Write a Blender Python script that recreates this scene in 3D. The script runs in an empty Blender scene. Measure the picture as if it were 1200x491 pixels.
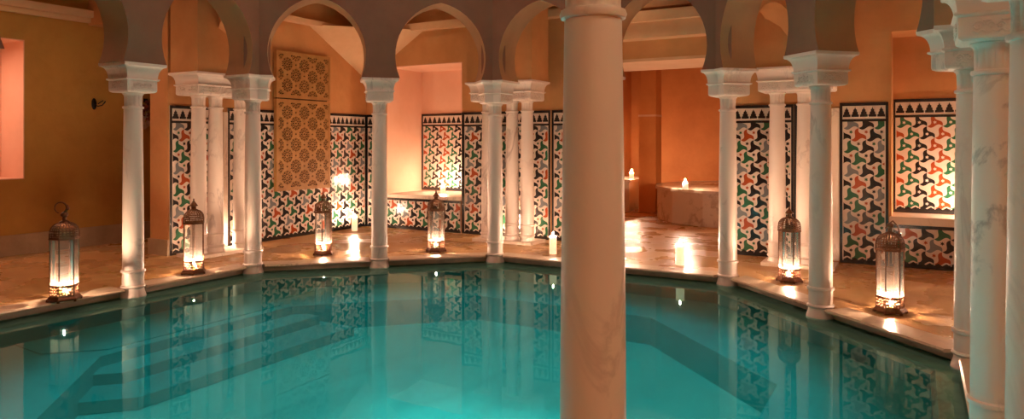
import bpy, bmesh, math, random
from mathutils import Vector, Matrix
R = random.Random(7)
C = bpy.context.scene.collection
PI = math.pi
T8 = math.tan(PI/8)
DECK = 0.09
CAM = (3.394, -4.448, 1.6)
ca, sa = math.cos(math.radians(29.8)), math.sin(math.radians(29.8))

def at(px, Y):
    """picture column and distance -> place on the plan of the room"""
    X = (px-600)/831*Y
    return (CAM[0] + ca*X - sa*Y, CAM[1] + sa*X + ca*Y)

# ------------------------------------------------------------------ materials
def mat(name, col, rough=.6, metal=0, spec=.5, bump=None, var=None, emit=None, coat=0):
    m = bpy.data.materials.new(name); m.use_nodes = True
    nt = m.node_tree; b = nt.nodes['Principled BSDF']
    b.inputs['Base Color'].default_value = (*col, 1)
    b.inputs['Roughness'].default_value = rough
    b.inputs['Metallic'].default_value = metal
    b.inputs['Specular IOR Level'].default_value = spec
    b.inputs['Coat Weight'].default_value = coat
    tc = nt.nodes.new('ShaderNodeTexCoord')
    if var:                                     # (scale, second colour, low, high)
        n = nt.nodes.new('ShaderNodeTexNoise'); n.inputs['Scale'].default_value = var[0]; n.inputs['Detail'].default_value = 7
        n.inputs['Roughness'].default_value = .62
        nt.links.new(tc.outputs['Object'], n.inputs['Vector'])
        cr = nt.nodes.new('ShaderNodeValToRGB'); cr.color_ramp.elements[0].position = var[2]; cr.color_ramp.elements[1].position = var[3]
        cr.color_ramp.elements[0].color = (*var[1], 1); cr.color_ramp.elements[1].color = (*col, 1)
        nt.links.new(n.outputs['Fac'], cr.inputs['Fac']); nt.links.new(cr.outputs['Color'], b.inputs['Base Color'])
    if bump:                                    # (scale, strength, distance)
        n2 = nt.nodes.new('ShaderNodeTexNoise'); n2.inputs['Scale'].default_value = bump[0]; n2.inputs['Detail'].default_value = 5
        nt.links.new(tc.outputs['Object'], n2.inputs['Vector'])
        bp = nt.nodes.new('ShaderNodeBump'); bp.inputs['Strength'].default_value = bump[1]; bp.inputs['Distance'].default_value = bump[2]
        nt.links.new(n2.outputs['Fac'], bp.inputs['Height']); nt.links.new(bp.outputs['Normal'], b.inputs['Normal'])
    if emit:
        b.inputs['Emission Color'].default_value = (*emit[0], 1); b.inputs['Emission Strength'].default_value = emit[1]
    return m

def marble(name, col, vein, scale=2.5, rough=.32, width=.035, strength=1.0, stretch=(1, 1, .45)):
    m = mat(name, col, rough)
    nt = m.node_tree; b = nt.nodes['Principled BSDF']
    tc = nt.nodes.new('ShaderNodeTexCoord'); mp = nt.nodes.new('ShaderNodeMapping')
    oi = nt.nodes.new('ShaderNodeObjectInfo'); sc = nt.nodes.new('ShaderNodeVectorMath'); sc.operation = 'SCALE'
    sc.inputs[0].default_value = (13, 7, 19)
    nt.links.new(oi.outputs['Random'], sc.inputs['Scale']); nt.links.new(sc.outputs[0], mp.inputs['Location'])
    mp.inputs['Scale'].default_value = stretch; mp.inputs['Rotation'].default_value = (.4, .5, 0)
    nt.links.new(tc.outputs['Object'], mp.inputs['Vector'])
    n = nt.nodes.new('ShaderNodeTexNoise'); n.inputs['Scale'].default_value = scale; n.inputs['Detail'].default_value = 9; n.inputs['Roughness'].default_value = .6
    n.inputs['Distortion'].default_value = .9
    nt.links.new(mp.outputs['Vector'], n.inputs['Vector'])
    sb = nt.nodes.new('ShaderNodeMath'); sb.operation = 'SUBTRACT'; sb.inputs[1].default_value = .5
    ab = nt.nodes.new('ShaderNodeMath'); ab.operation = 'ABSOLUTE'
    nt.links.new(n.outputs['Fac'], sb.inputs[0]); nt.links.new(sb.outputs[0], ab.inputs[0])
    cr = nt.nodes.new('ShaderNodeValToRGB'); cr.color_ramp.elements[0].position = 0; cr.color_ramp.elements[1].position = width
    cr.color_ramp.elements[0].color = (strength, strength, strength, 1); cr.color_ramp.elements[1].color = (0, 0, 0, 1)
    nt.links.new(ab.outputs[0], cr.inputs['Fac'])
    n3 = nt.nodes.new('ShaderNodeTexNoise'); n3.inputs['Scale'].default_value = scale*.7; n3.inputs['Detail'].default_value = 3
    nt.links.new(mp.outputs['Vector'], n3.inputs['Vector'])
    cr3 = nt.nodes.new('ShaderNodeValToRGB'); cr3.color_ramp.elements[0].position = .42; cr3.color_ramp.elements[1].position = .68
    nt.links.new(n3.outputs['Fac'], cr3.inputs['Fac'])
    mu = nt.nodes.new('ShaderNodeMath'); mu.operation = 'MULTIPLY'
    nt.links.new(cr.outputs['Color'], mu.inputs[0]); nt.links.new(cr3.outputs['Color'], mu.inputs[1])
    mx = nt.nodes.new('ShaderNodeMix'); mx.data_type = 'RGBA'
    mx.inputs['A'].default_value = (*col, 1); mx.inputs['B'].default_value = (*vein, 1)
    nt.links.new(mu.outputs[0], mx.inputs['Factor']); nt.links.new(mx.outputs['Result'], b.inputs['Base Color'])
    n4 = nt.nodes.new('ShaderNodeTexNoise'); n4.inputs['Scale'].default_value = 35
    nt.links.new(tc.outputs['Object'], n4.inputs['Vector'])
    bp = nt.nodes.new('ShaderNodeBump'); bp.inputs['Strength'].default_value = .12; bp.inputs['Distance'].default_value = .004
    nt.links.new(n4.outputs['Fac'], bp.inputs['Height']); nt.links.new(bp.outputs['Normal'], b.inputs['Normal'])
    return m

M_col = marble('column_marble', (.80, .69, .62), (.44, .35, .32), 2.0, .34, .03)
M_cap = marble('capital_marble', (.76, .65, .58), (.52, .44, .40), 3, .5)
M_bench = marble('bench_marble', (.62, .50, .38), (.30, .20, .13), 1.4, .22, .05, 1, (1, 1, .6))
M_sill = marble('sill_marble', (.80, .66, .54), (.5, .38, .3), 3, .3)
M_orange = mat('orange_lime_plaster', (.60, .29, .11), .75, bump=(9, .25, .02), var=(1.3, (.47, .21, .07), .3, .62))
M_soffit = mat('pale_lime_plaster', (.72, .46, .27), .8, bump=(9, .2, .02), var=(1.6, (.62, .37, .2), .3, .65))
M_ochre = mat('ochre_lime_plaster', (.50, .25, .05), .75, bump=(9, .25, .02), var=(1.3, (.38, .175, .03), .3, .62))
M_niche = mat('pink_lime_plaster', (.80, .50, .36), .8, bump=(9, .2, .02), var=(1.6, (.74, .43, .29), .3, .65))
M_red = mat('terracotta_lime_plaster', (.62, .235, .06), .7, bump=(9, .25, .02), var=(1.1, (.48, .16, .035), .3, .65))
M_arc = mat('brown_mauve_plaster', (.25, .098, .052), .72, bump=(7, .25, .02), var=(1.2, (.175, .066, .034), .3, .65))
M_base = mat('grey_plaster_skirting', (.45, .31, .19), .6, bump=(12, .4, .02), var=(2.5, (.33, .22, .13), .35, .65))
M_arc_warm = mat('arch_plaster_warm_lit', (.43, .225, .105), .72, bump=(7, .25, .02), var=(1.2, (.33, .16, .07), .3, .65))  # warm passage light put into the colour of intrados and outer faces
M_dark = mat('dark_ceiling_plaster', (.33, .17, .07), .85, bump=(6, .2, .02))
M_white = mat('glazed_white_tile', (.64, .53, .45), .16, bump=(14, .35, .012), coat=.3)
M_tiles = [mat('glazed_black_tile', (.012, .012, .014), .13, bump=(11, .25, .012), coat=.3),
           mat('glazed_green_tile', (.022, .105, .05), .13, bump=(11, .25, .012), coat=.3),
           mat('glazed_red_tile', (.34, .062, .018), .13, bump=(11, .25, .012), coat=.3),
           mat('glazed_grey_tile', (.17, .18, .19), .13, bump=(11, .25, .012), coat=.3)]
M_black = M_tiles[0]
M_wood = mat('carved_cedar_wood', (.42, .21, .065), .5, bump=(25, .3, .004), var=(6, (.30, .145, .04), .3, .65))
M_holeshade = mat('lattice_hole_shade', (.03, .008, .004), .8)  # shade of the lattice holes, put in as a near-black colour
M_bronze = mat('aged_bronze', (.20, .09, .045), .38, .85, bump=(60, .3, .002), var=(20, (.10, .045, .025), .3, .65))
M_iron = mat('black_iron', (.015, .013, .012), .5, .6)
M_wax = mat('candle_wax', (.95, .86, .74), .5, emit=((1, .62, .36), 1.1))  # emission stands in for flame light glowing through the wax
M_wax.node_tree.nodes['Principled BSDF'].inputs['Subsurface Weight'].default_value = 1
M_wax.node_tree.nodes['Principled BSDF'].inputs['Subsurface Radius'].default_value = (1, .8, .6)
M_wax.node_tree.nodes['Principled BSDF'].inputs['Subsurface Scale'].default_value = .05
M_wick = mat('burnt_wick', (.02, .015, .01), .9)
M_flame = mat('candle_flame', (1, .6, .3), .5, emit=((1, .64, .42), 6500))
M_flame_s = mat('lantern_flame', (1, .6, .3), .5, emit=((1, .64, .42), 15000))
M_coping = marble('coping_stone', (.60, .46, .33), (.38, .28, .2), 3, .3)
M_dry = mat('dried_flower', (.28, .06, .03), .8, var=(30, (.12, .03, .015), .4, .6))
M_dryleaf = mat('dried_leaf', (.45, .26, .17), .8)
M_lampglass = mat('underwater_lamp_glass', (.8, 1, .95), .3, emit=((.25, 1, .85), 6))

def pool_mat():
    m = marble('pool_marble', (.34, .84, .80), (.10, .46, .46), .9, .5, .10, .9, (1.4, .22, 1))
    return m
M_pool = pool_mat()
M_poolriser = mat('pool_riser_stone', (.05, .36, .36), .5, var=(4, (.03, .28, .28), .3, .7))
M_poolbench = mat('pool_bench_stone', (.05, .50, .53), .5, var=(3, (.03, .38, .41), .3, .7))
M_poolledge = mat('pool_ledge_stone', (.55, .46, .36), .5, var=(5, (.36, .32, .26), .3, .7))

def floor_mat():
    m = mat('wet_stone_floor', (.58, .335, .14), .3, var=(1.0, (.42, .22, .075), .25, .75))
    nt = m.node_tree; b = nt.nodes['Principled BSDF']
    tc = nt.nodes.new('ShaderNodeTexCoord')
    n = nt.nodes.new('ShaderNodeTexNoise'); n.inputs['Scale'].default_value = 1.7; n.inputs['Detail'].default_value = 4
    nt.links.new(tc.outputs['Object'], n.inputs['Vector'])
    cr = nt.nodes.new('ShaderNodeValToRGB'); cr.color_ramp.elements[0].position = .42; cr.color_ramp.elements[1].position = .62
    cr.color_ramp.elements[0].color = (.18, .18, .18, 1); cr.color_ramp.elements[1].color = (.46, .46, .46, 1)
    nt.links.new(n.outputs['Fac'], cr.inputs['Fac']); nt.links.new(cr.outputs['Color'], b.inputs['Roughness'])
    n2 = nt.nodes.new('ShaderNodeTexNoise'); n2.inputs['Scale'].default_value = 45; n2.inputs['Detail'].default_value = 5
    nt.links.new(tc.outputs['Object'], n2.inputs['Vector'])
    br = nt.nodes.new('ShaderNodeTexBrick'); br.inputs['Scale'].default_value = 1
    br.inputs['Brick Width'].default_value = .8; br.inputs['Row Height'].default_value = .5; br.inputs['Mortar Size'].default_value = .006
    br.inputs['Color1'].default_value = (1, 1, 1, 1); br.inputs['Color2'].default_value = (1, 1, 1, 1); br.inputs['Mortar'].default_value = (0, 0, 0, 1)
    mp = nt.nodes.new('ShaderNodeMapping'); mp.inputs['Rotation'].default_value = (0, 0, PI/4)
    nt.links.new(tc.outputs['Object'], mp.inputs['Vector']); nt.links.new(mp.outputs['Vector'], br.inputs['Vector'])
    ad = nt.nodes.new('ShaderNodeMath'); ad.operation = 'MULTIPLY_ADD'; ad.inputs[1].default_value = .35
    nt.links.new(br.outputs['Color'], ad.inputs[0]); nt.links.new(n2.outputs['Fac'], ad.inputs[2])
    bp = nt.nodes.new('ShaderNodeBump'); bp.inputs['Strength'].default_value = .45; bp.inputs['Distance'].default_value = .01
    nt.links.new(ad.outputs[0], bp.inputs['Height']); nt.links.new(bp.outputs['Normal'], b.inputs['Normal'])
    return m
M_floor = floor_mat()

def water_mat():
    m = bpy.data.materials.new('pool_water'); m.use_nodes = True; nt = m.node_tree; nt.nodes.clear()
    o = nt.nodes.new('ShaderNodeOutputMaterial'); mx = nt.nodes.new('ShaderNodeMixShader')
    t = nt.nodes.new('ShaderNodeBsdfTransparent'); t.inputs['Color'].default_value = (.6, .97, .95, 1)
    g = nt.nodes.new('ShaderNodeBsdfGlossy'); g.inputs['Roughness'].default_value = .012; g.inputs['Color'].default_value = (.48, .86, .84, 1)
    f = nt.nodes.new('ShaderNodeFresnel'); f.inputs['IOR'].default_value = 1.27
    tc = nt.nodes.new('ShaderNodeTexCoord'); n = nt.nodes.new('ShaderNodeTexNoise'); n.inputs['Scale'].default_value = 2.2; n.inputs['Detail'].default_value = 2
    bp = nt.nodes.new('ShaderNodeBump'); bp.inputs['Strength'].default_value = .04; bp.inputs['Distance'].default_value = .02
    nt.links.new(tc.outputs['Object'], n.inputs['Vector']); nt.links.new(n.outputs['Fac'], bp.inputs['Height'])
    nt.links.new(bp.outputs['Normal'], g.inputs['Normal']); nt.links.new(bp.outputs['Normal'], f.inputs['Normal'])
    nt.links.new(f.outputs[0], mx.inputs[0]); nt.links.new(t.outputs[0], mx.inputs[1]); nt.links.new(g.outputs[0], mx.inputs[2])
    nt.links.new(mx.outputs[0], o.inputs['Surface'])
    v = nt.nodes.new('ShaderNodeVolumeScatter'); v.inputs['Color'].default_value = (.05, .85, .80, 1); v.inputs['Density'].default_value = .5
    va = nt.nodes.new('ShaderNodeVolumeAbsorption'); va.inputs['Color'].default_value = (.1, .95, .9, 1); va.inputs['Density'].default_value = .5
    ad = nt.nodes.new('ShaderNodeAddShader'); nt.links.new(v.outputs[0], ad.inputs[0]); nt.links.new(va.outputs[0], ad.inputs[1]); nt.links.new(ad.outputs[0], o.inputs['Volume'])
    return m
M_water = water_mat()

def glass_mat():
    m = bpy.data.materials.new('lantern_glass'); m.use_nodes = True; nt = m.node_tree; nt.nodes.clear()
    o = nt.nodes.new('ShaderNodeOutputMaterial'); mx = nt.nodes.new('ShaderNodeMixShader')
    t = nt.nodes.new('ShaderNodeBsdfTransparent'); t.inputs['Color'].default_value = (.97, .95, .92, 1)
    g = nt.nodes.new('ShaderNodeBsdfGlossy'); g.inputs['Roughness'].default_value = .06
    f = nt.nodes.new('ShaderNodeFresnel'); f.inputs['IOR'].default_value = 1.6
    tr = nt.nodes.new('ShaderNodeBsdfTranslucent'); tr.inputs['Color'].default_value = (1, .95, .88, 1)
    m2 = nt.nodes.new('ShaderNodeMixShader'); m2.inputs[0].default_value = .035      # soot and wax film on the panes
    nt.links.new(t.outputs[0], m2.inputs[1]); nt.links.new(tr.outputs[0], m2.inputs[2])
    nt.links.new(f.outputs[0], mx.inputs[0]); nt.links.new(m2.outputs[0], mx.inputs[1]); nt.links.new(g.outputs[0], mx.inputs[2])
    nt.links.new(mx.outputs[0], o.inputs['Surface'])
    return m
M_glass = glass_mat()

# ------------------------------------------------------------------ mesh helpers
def obj(name, bm, m, parent=None, smooth=None, recalc=True):
    me = bpy.data.meshes.new(name)
    if recalc: bmesh.ops.recalc_face_normals(bm, faces=bm.faces[:])
    if smooth is not None:
        for f in bm.faces: f.smooth = True
        for e in bm.edges:
            if len(e.link_faces) == 2 and e.calc_face_angle(0) > math.radians(smooth): e.smooth = False
    bm.to_mesh(me); bm.free()
    for x in (m if isinstance(m, (list, tuple)) else [m]): me.materials.append(x)
    o = bpy.data.objects.new(name, me); C.objects.link(o)
    if parent: o.parent = parent
    return o
def thing(name, label, cat, loc=(0, 0, 0), rz=0, group=None):
    o = bpy.data.objects.new(name, None); C.objects.link(o); o.empty_display_size = .1
    o.location = loc; o.rotation_euler = (0, 0, rz); o['label'] = label; o['category'] = cat
    if group: o['group'] = group
    return o
def tag(o, label, cat, group=None):
    o['label'] = label; o['category'] = cat
    if group: o['group'] = group
    return o
def struct(name, bm, m, smooth=None):
    o = obj(name, bm, m, None, smooth); o['kind'] = 'structure'; return o
def dup(root, loc, rz, label, group=None):
    r = root.copy(); C.objects.link(r); r.location = loc; r.rotation_euler = (0, 0, rz); r['label'] = label
    if group: r['group'] = group
    for ch in list(root.children):
        c = ch.copy(); C.objects.link(c); c.parent = r
        for g in list(ch.children):
            d = g.copy(); C.objects.link(d); d.parent = c
    return r
def box(bm, x0, x1, y0, y1, z0, z1, mi=0):
    v = [bm.verts.new((x, y, z)) for z in (z0, z1) for x, y in ((x0, y0), (x1, y0), (x1, y1), (x0, y1))]
    for q in ((0, 3, 2, 1), (4, 5, 6, 7), (0, 1, 5, 4), (1, 2, 6, 5), (2, 3, 7, 6), (3, 0, 4, 7)):
        bm.faces.new([v[i] for i in q]).material_index = mi
def prism(bm, pts, z0, z1, mi=0):
    a = [bm.verts.new((p[0], p[1], z0)) for p in pts]; b = [bm.verts.new((p[0], p[1], z1)) for p in pts]
    bm.faces.new(a[::-1]).material_index = mi; bm.faces.new(b).material_index = mi
    for i in range(len(pts)):
        j = (i+1) % len(pts); bm.faces.new((a[i], a[j], b[j], b[i])).material_index = mi
def rings(bm, loops, cap=True):
    vs = [[bm.verts.new(p) for p in L] for L in loops]
    n = len(vs[0])
    for a, b in zip(vs, vs[1:]):
        for i in range(n):
            j = (i+1) % n; bm.faces.new((a[i], a[j], b[j], b[i]))
    if cap: bm.faces.new(vs[0][::-1]); bm.faces.new(vs[-1])
def lathe(bm, prof, n=32, cx=0, cy=0, fn=None, ph=0, cap=True):
    rings(bm, [[(cx+(r*(fn(k/n, z) if fn else 1))*math.cos(2*PI*k/n+ph), cy+(r*(fn(k/n, z) if fn else 1))*math.sin(2*PI*k/n+ph), z) for k in range(n)] for r, z in prof], cap)
def tube(bm, pts, r, n=6):
    P = [Vector(p) for p in pts]; L = []
    for i, p in enumerate(P):
        t = (P[min(i+1, len(P)-1)] - P[max(i-1, 0)]).normalized()
        a = t.cross(Vector((0, 0, 1)));
        if a.length < .15: a = t.cross(Vector((1, 0, 0)))
        a.normalize(); b = t.cross(a); rr = r[i] if isinstance(r, (list, tuple)) else r
        L.append([p + a*rr*math.cos(2*PI*k/n) + b*rr*math.sin(2*PI*k/n) for k in range(n)])
    rings(bm, L)
def plate_with_holes(outer, holes, thick):
    """flat plate in the XY plane with holes cut out, as a bmesh"""
    cu = bpy.data.curves.new('tmp', 'CURVE'); cu.dimensions = '2D'; cu.fill_mode = 'BOTH'; cu.extrude = thick/2
    for loop in [outer] + holes:
        s = cu.splines.new('POLY'); s.points.add(len(loop)-1); s.use_cyclic_u = True
        for i, p in enumerate(loop): s.points[i].co = (p[0], p[1], 0, 1)
    o = bpy.data.objects.new('tmp', cu); C.objects.link(o)
    dg = bpy.context.evaluated_depsgraph_get(); dg.update()
    me = bpy.data.meshes.new_from_object(o.evaluated_get(dg))
    bm = bmesh.new(); bm.from_mesh(me)
    bpy.data.objects.remove(o); bpy.data.curves.remove(cu); bpy.data.meshes.remove(me)
    return bm
def xf(bm, M):
    bmesh.ops.transform(bm, matrix=M, verts=bm.verts[:]); return bm
def merge(dst, src):
    me = bpy.data.meshes.new('m'); src.to_mesh(me); src.free(); dst.from_mesh(me); bpy.data.meshes.remove(me)

AP = 3.70                                        # distance of the column line from the pool's centre
def octo(a, z=None):
    s = a*T8
    pts = [(a, -s), (a, s), (s, a), (-s, a), (-a, s), (-a, -s), (-s, -a), (s, -a)]
    return pts if z is None else [(x, y, z) for x, y in pts]

# ------------------------------------------------------------------ room shell
ZT = 3.9
XL, XR, YB, YF = -7.1, 5.3, 5.35, -7.0
XI = -5.25
rect = lambda x0, x1, y0, y1: [(x0, y0), (x1, y0), (x1, y1), (x0, y1)]
bm = plate_with_holes(rect(XL-.3, XR+.3, YF-.3, 12.9), [octo(3.82)], .09)
xf(bm, Matrix.Translation((0, 0, DECK-.047)))
struct('floor', bm, M_floor)
bm = plate_with_holes(rect(XL-.3, XR+.3, YF-.3, 12.9), [octo(3.9)], .2)
xf(bm, Matrix.Translation((0, 0, ZT+.1)))
struct('ceiling', bm, M_dark)
bm = bmesh.new(); prism(bm, octo(4.6), 5.6, 5.8)
struct('ceiling', bm, M_dark)

def niche_wall(bm, lo, hi, near, far, zt, openings):
    """wall running in u from lo to hi between near and far; openings (u0,u1,z0,z1,depth or None). returns boxes as (u0,u1,v0,v1,z0,z1)"""
    out = []; u = lo
    for u0, u1, z0, z1, d in sorted(openings):
        out.append((u, u0, near, far, 0, zt))
        if z0 > .1: out.append((u0, u1, near, far, 0, z0))
        out.append((u0, u1, near, far, z1, zt))
        if d is not None and near+(d if far > near else -d) != far:
            out.append((u0, u1, near+(d if far > near else -d), far, z0, z1))
        u = u1
    out.append((u, hi, near, far, 0, zt))
    return out
Z0 = .085
bm = bmesh.new()
for u0, u1, v0, v1, z0, z1 in niche_wall(bm, XI, XR, YB, YB+1.25, ZT, [(-4.78, -3.17, .66, 2.93, 1.03), (-1.2, 1.15, 0, 2.80, None), (3.10, 4.70, .62, 2.96, .62)]):
    box(bm, u0, u1, v0, v1, max(z0, Z0), z1)
struct('wall_back', bm, M_orange)
bm = bmesh.new()
for u0, u1, v0, v1, z0, z1 in niche_wall(bm, YF, 8.5, XL, XL-.9, ZT, [(-1.0, .6, 1.10, 2.98, .6)]):
    box(bm, v1, v0, u0, u1, max(z0, Z0), z1)
struct('wall_left', bm, M_ochre)
bm = bmesh.new(); box(bm, XI-.38, XI, 1.45, YB+1.25, Z0, ZT); struct('wall_left_inner', bm, M_orange)
bm = bmesh.new(); box(bm, XL, XI-.38, 8.2, 8.5, Z0, ZT); struct('wall_passage_end', bm, M_orange)
bm = bmesh.new(); box(bm, XR, XR+.3, YF, YB+1.25, Z0, ZT); struct('wall_right', bm, M_orange)
bm = bmesh.new(); box(bm, XL, XR, YF-.3, YF, Z0, ZT); struct('wall_front', bm, M_orange)
AX0, AX1, AY = -2.9, 3.4, 12.6
bm = bmesh.new(); box(bm, AX0-.2, AX1+.2, AY, AY+.3, Z0, ZT); struct('wall_alcove_back', bm, M_red)
bm = bmesh.new(); box(bm, AX0-.2, AX0, YB+1.25, AY, Z0, ZT); struct('wall_alcove_left', bm, M_red)
bm = bmesh.new(); box(bm, AX1, AX1+.2, YB+1.25, AY, Z0, ZT); struct('wall_alcove_right', bm, M_red)
# skins of the niches (paler plaster)
def liner(name, x0, x1, y0, y1, z0, z1, m, axis='y'):
    t = .012; bm = bmesh.new()
    if axis == 'y':
        box(bm, x0, x0+t, y0, y1, z0, z1); box(bm, x1-t, x1, y0, y1, z0, z1)
        box(bm, x0, x1, y0, y1, z1-t, z1); box(bm, x0, x1, y1-t, y1, z0, z1)
    else:
        box(bm, x0, x1, y0, y0+t, z0, z1); box(bm, x0, x1, y1-t, y1, z0, z1)
        box(bm, x0, x1, y0, y1, z1-t, z1); box(bm, x0, x0+t, y0, y1, z0, z1); box(bm, x0, x1, y0, y1, z0, z0+t)
    struct(name, bm, m)
liner('trim_1', -4.78, -3.17, YB+.002, YB+1.03, .66, 2.93, M_niche)
liner('trim_2', 3.10, 4.70, YB+.002, YB+.62, .62, 2.96, M_orange)
liner('trim_3', XL-.6, XL-.002, -1.0, .6, 1.10, 2.98, M_niche, 'x')
# cornices, beams
def cor(name, boxes, m=M_soffit):
    bm = bmesh.new()
    for b in boxes: box(bm, *b)
    struct(name, bm, m)
cor('trim_4', [(XL, XL+.14, YF, 8.2, 3.40, 3.50), (XL, XL+.07, YF, 8.2, 3.33, 3.40)])
cor('trim_5', [(XI, XI+.14, 1.45, YB, 3.50, 3.58)])
cor('trim_6', [(XI, XR, YB-.16, YB, 3.50, 3.62)])
cor('trim_50', [(-.85, 1.62, YB-.25, YB-.001, 3.06, 3.28), (-.85, 1.62, YB-.36, YB-.001, 3.28, 3.42)])
def squinch(pts):
    bm = bmesh.new(); v = [bm.verts.new(p) for p in pts]
    for f in ((0, 1, 2), (0, 1, 3), (1, 2, 3), (0, 2, 3)): bm.faces.new([v[i] for i in f])
    struct('wall_squinch', bm, M_soffit)
squinch([(XI, 3.95, 3.52), (-3.95, YB, 3.52), (XI, YB, 2.72), (XI, YB, 3.52)])
cor('trim_7', [(XL, XI-.38, 1.45, 1.85, 3.30, ZT)], M_orange)
cor('trim_8', [(XL, XL+.03, YF, 8.2, Z0, .36)], M_base)
cor('trim_9', [(-1.2, 1.15, YB-.004, YB+1.25, 2.76, 2.802)], M_soffit)
# low plinth at the foot of the wall end
cor('trim_10', [(XI-.40, XI+.02, 1.43, 1.46, Z0, .30)], M_base)

# ------------------------------------------------------------------ pool basin
bm = bmesh.new()
def ringface(bm, a0, z0, a1, z1, mi):
    A = [bm.verts.new(p) for p in octo(a0, z0)]; B = [bm.verts.new(p) for p in octo(a1, z1)]
    for i in range(8):
        j = (i+1) % 8; f = bm.faces.new((A[i], A[j], B[j], B[i])); f.material_index = mi
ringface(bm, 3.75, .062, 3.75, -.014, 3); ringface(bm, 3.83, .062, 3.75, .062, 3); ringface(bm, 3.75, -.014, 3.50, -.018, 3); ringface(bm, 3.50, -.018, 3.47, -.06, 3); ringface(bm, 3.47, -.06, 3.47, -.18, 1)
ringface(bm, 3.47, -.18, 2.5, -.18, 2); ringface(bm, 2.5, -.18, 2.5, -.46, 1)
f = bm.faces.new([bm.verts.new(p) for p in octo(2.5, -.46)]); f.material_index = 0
for f in bm.faces: f.normal_update()
o = obj('pool_basin', bm, [M_pool, M_poolriser, M_poolbench, M_poolledge], recalc=False); o['kind'] = 'structure'
bm = bmesh.new()
def tread(x, ya, yb, z, ch):
    pts = [(-3.46, ya-ch*.9), (x-ch, ya-ch), (x, ya), (x, yb), (-3.46, yb)]
    a = [bm.verts.new((*p, -.455)) for p in pts]; b = [bm.verts.new((*p, z)) for p in pts]
    bm.faces.new(b).material_index = 1
    for i in range(len(pts)):
        j = (i+1) % len(pts); bm.faces.new((a[i], a[j], b[j], b[i])).material_index = 0
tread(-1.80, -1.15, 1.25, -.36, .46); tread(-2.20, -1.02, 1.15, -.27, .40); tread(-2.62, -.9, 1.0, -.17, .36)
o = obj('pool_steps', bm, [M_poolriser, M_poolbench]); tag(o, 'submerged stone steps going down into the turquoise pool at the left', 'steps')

bm = bmesh.new(); rings(bm, [octo(3.745, -.6), octo(3.745, 0)])
o = obj('pool_water', bm, M_water); o['kind'] = 'stuff'; o['label'] = 'calm turquoise pool water mirroring the arcade'; o['category'] = 'water'

# coping stones, one per bay
def bay(k):
    """k-th column stand round the octagon; even = corner"""
    V = octo(AP); i = k//2
    if k % 2 == 0: return Vector(V[i % 8])
    return (Vector(V[i % 8]) + Vector(V[(i+1) % 8]))/2
tn = 11
for k in range(16):
    a, b = bay(k), bay(k+1); d = (b-a).normalized(); nrm = Vector((d.y, -d.x))
    if nrm.dot((a+b)/2) < 0: nrm = -nrm
    g = .125; bm = bmesh.new()
    pr = [(-.055, .066), (-.062, .080), (-.050, .094), (.20, .096), (.20, .062)]
    e0 = a + d*g; e1 = b - d*g
    # mitre at corners towards the outside
    L = []
    for e, s, corner in ((e0, -1, k % 2 == 0), (e1, 1, (k+1) % 2 == 0)):
        L.append([Vector((*(e + nrm*o_ + (d*s*(o_*T8) if corner else Vector((0, 0)))), z)) for o_, z in pr])
    rings(bm, L)
    struct('trim_%d' % tn, bm, M_coping); tn += 1

# ------------------------------------------------------------------ arcade above the columns
def arch_pts(cx, zs, half=.585, rise=.70, drop=.28, n=14):
    c = (rise**2-half**2)/(2*half); r = half+c
    zc = zs+drop; a0 = -math.asin(drop/r); a1 = math.acos(c/r)
    right = [(cx - c + r*math.cos(a0+(a1-a0)*i/n), zc + r*math.sin(a0+(a1-a0)*i/n)) for i in range(n+1)]
    left = [(2*cx - x, z) for x, z in right[:-1]]
    return left + right[::-1]
ZS = 2.41; ZA = 4.3; TH = .21
for i in range(8):
    V = octo(AP); a = Vector(V[i]); b = Vector(V[(i+1) % 8]); mid = (a+b)/2; d = (b-a).normalized(); nrm = mid.normalized(); h = (b-a).length/2
    bm = bmesh.new(); L = []
    poly = [(-h, ZS)] + arch_pts(-h/2, ZS) + arch_pts(h/2, ZS) + [(h, ZS), (h, ZA), (-h, ZA)]
    F = []
    for off in (-TH, TH):
        vs = []
        for s, z in poly:
            ss = s + (math.copysign(off*T8, s) if abs(abs(s)-h) < 1e-6 else 0)
            vs.append(bm.verts.new((*(mid + d*ss + nrm*off), z)))
        F.append(vs)
    bm.faces.new(F[0]); bm.faces.new(F[1][::-1])
    n = len(poly)
    for q in range(n):
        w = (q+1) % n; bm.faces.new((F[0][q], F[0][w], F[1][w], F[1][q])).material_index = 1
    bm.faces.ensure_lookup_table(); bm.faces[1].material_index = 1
    struct('wall_arcade', bm, [M_arc, M_arc_warm], smooth=35)
bm = bmesh.new()
rings(bm, [octo(AP-TH, ZA), octo(AP-TH, 5.6)], cap=False)
struct('wall_drum', bm, M_arc)

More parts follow.
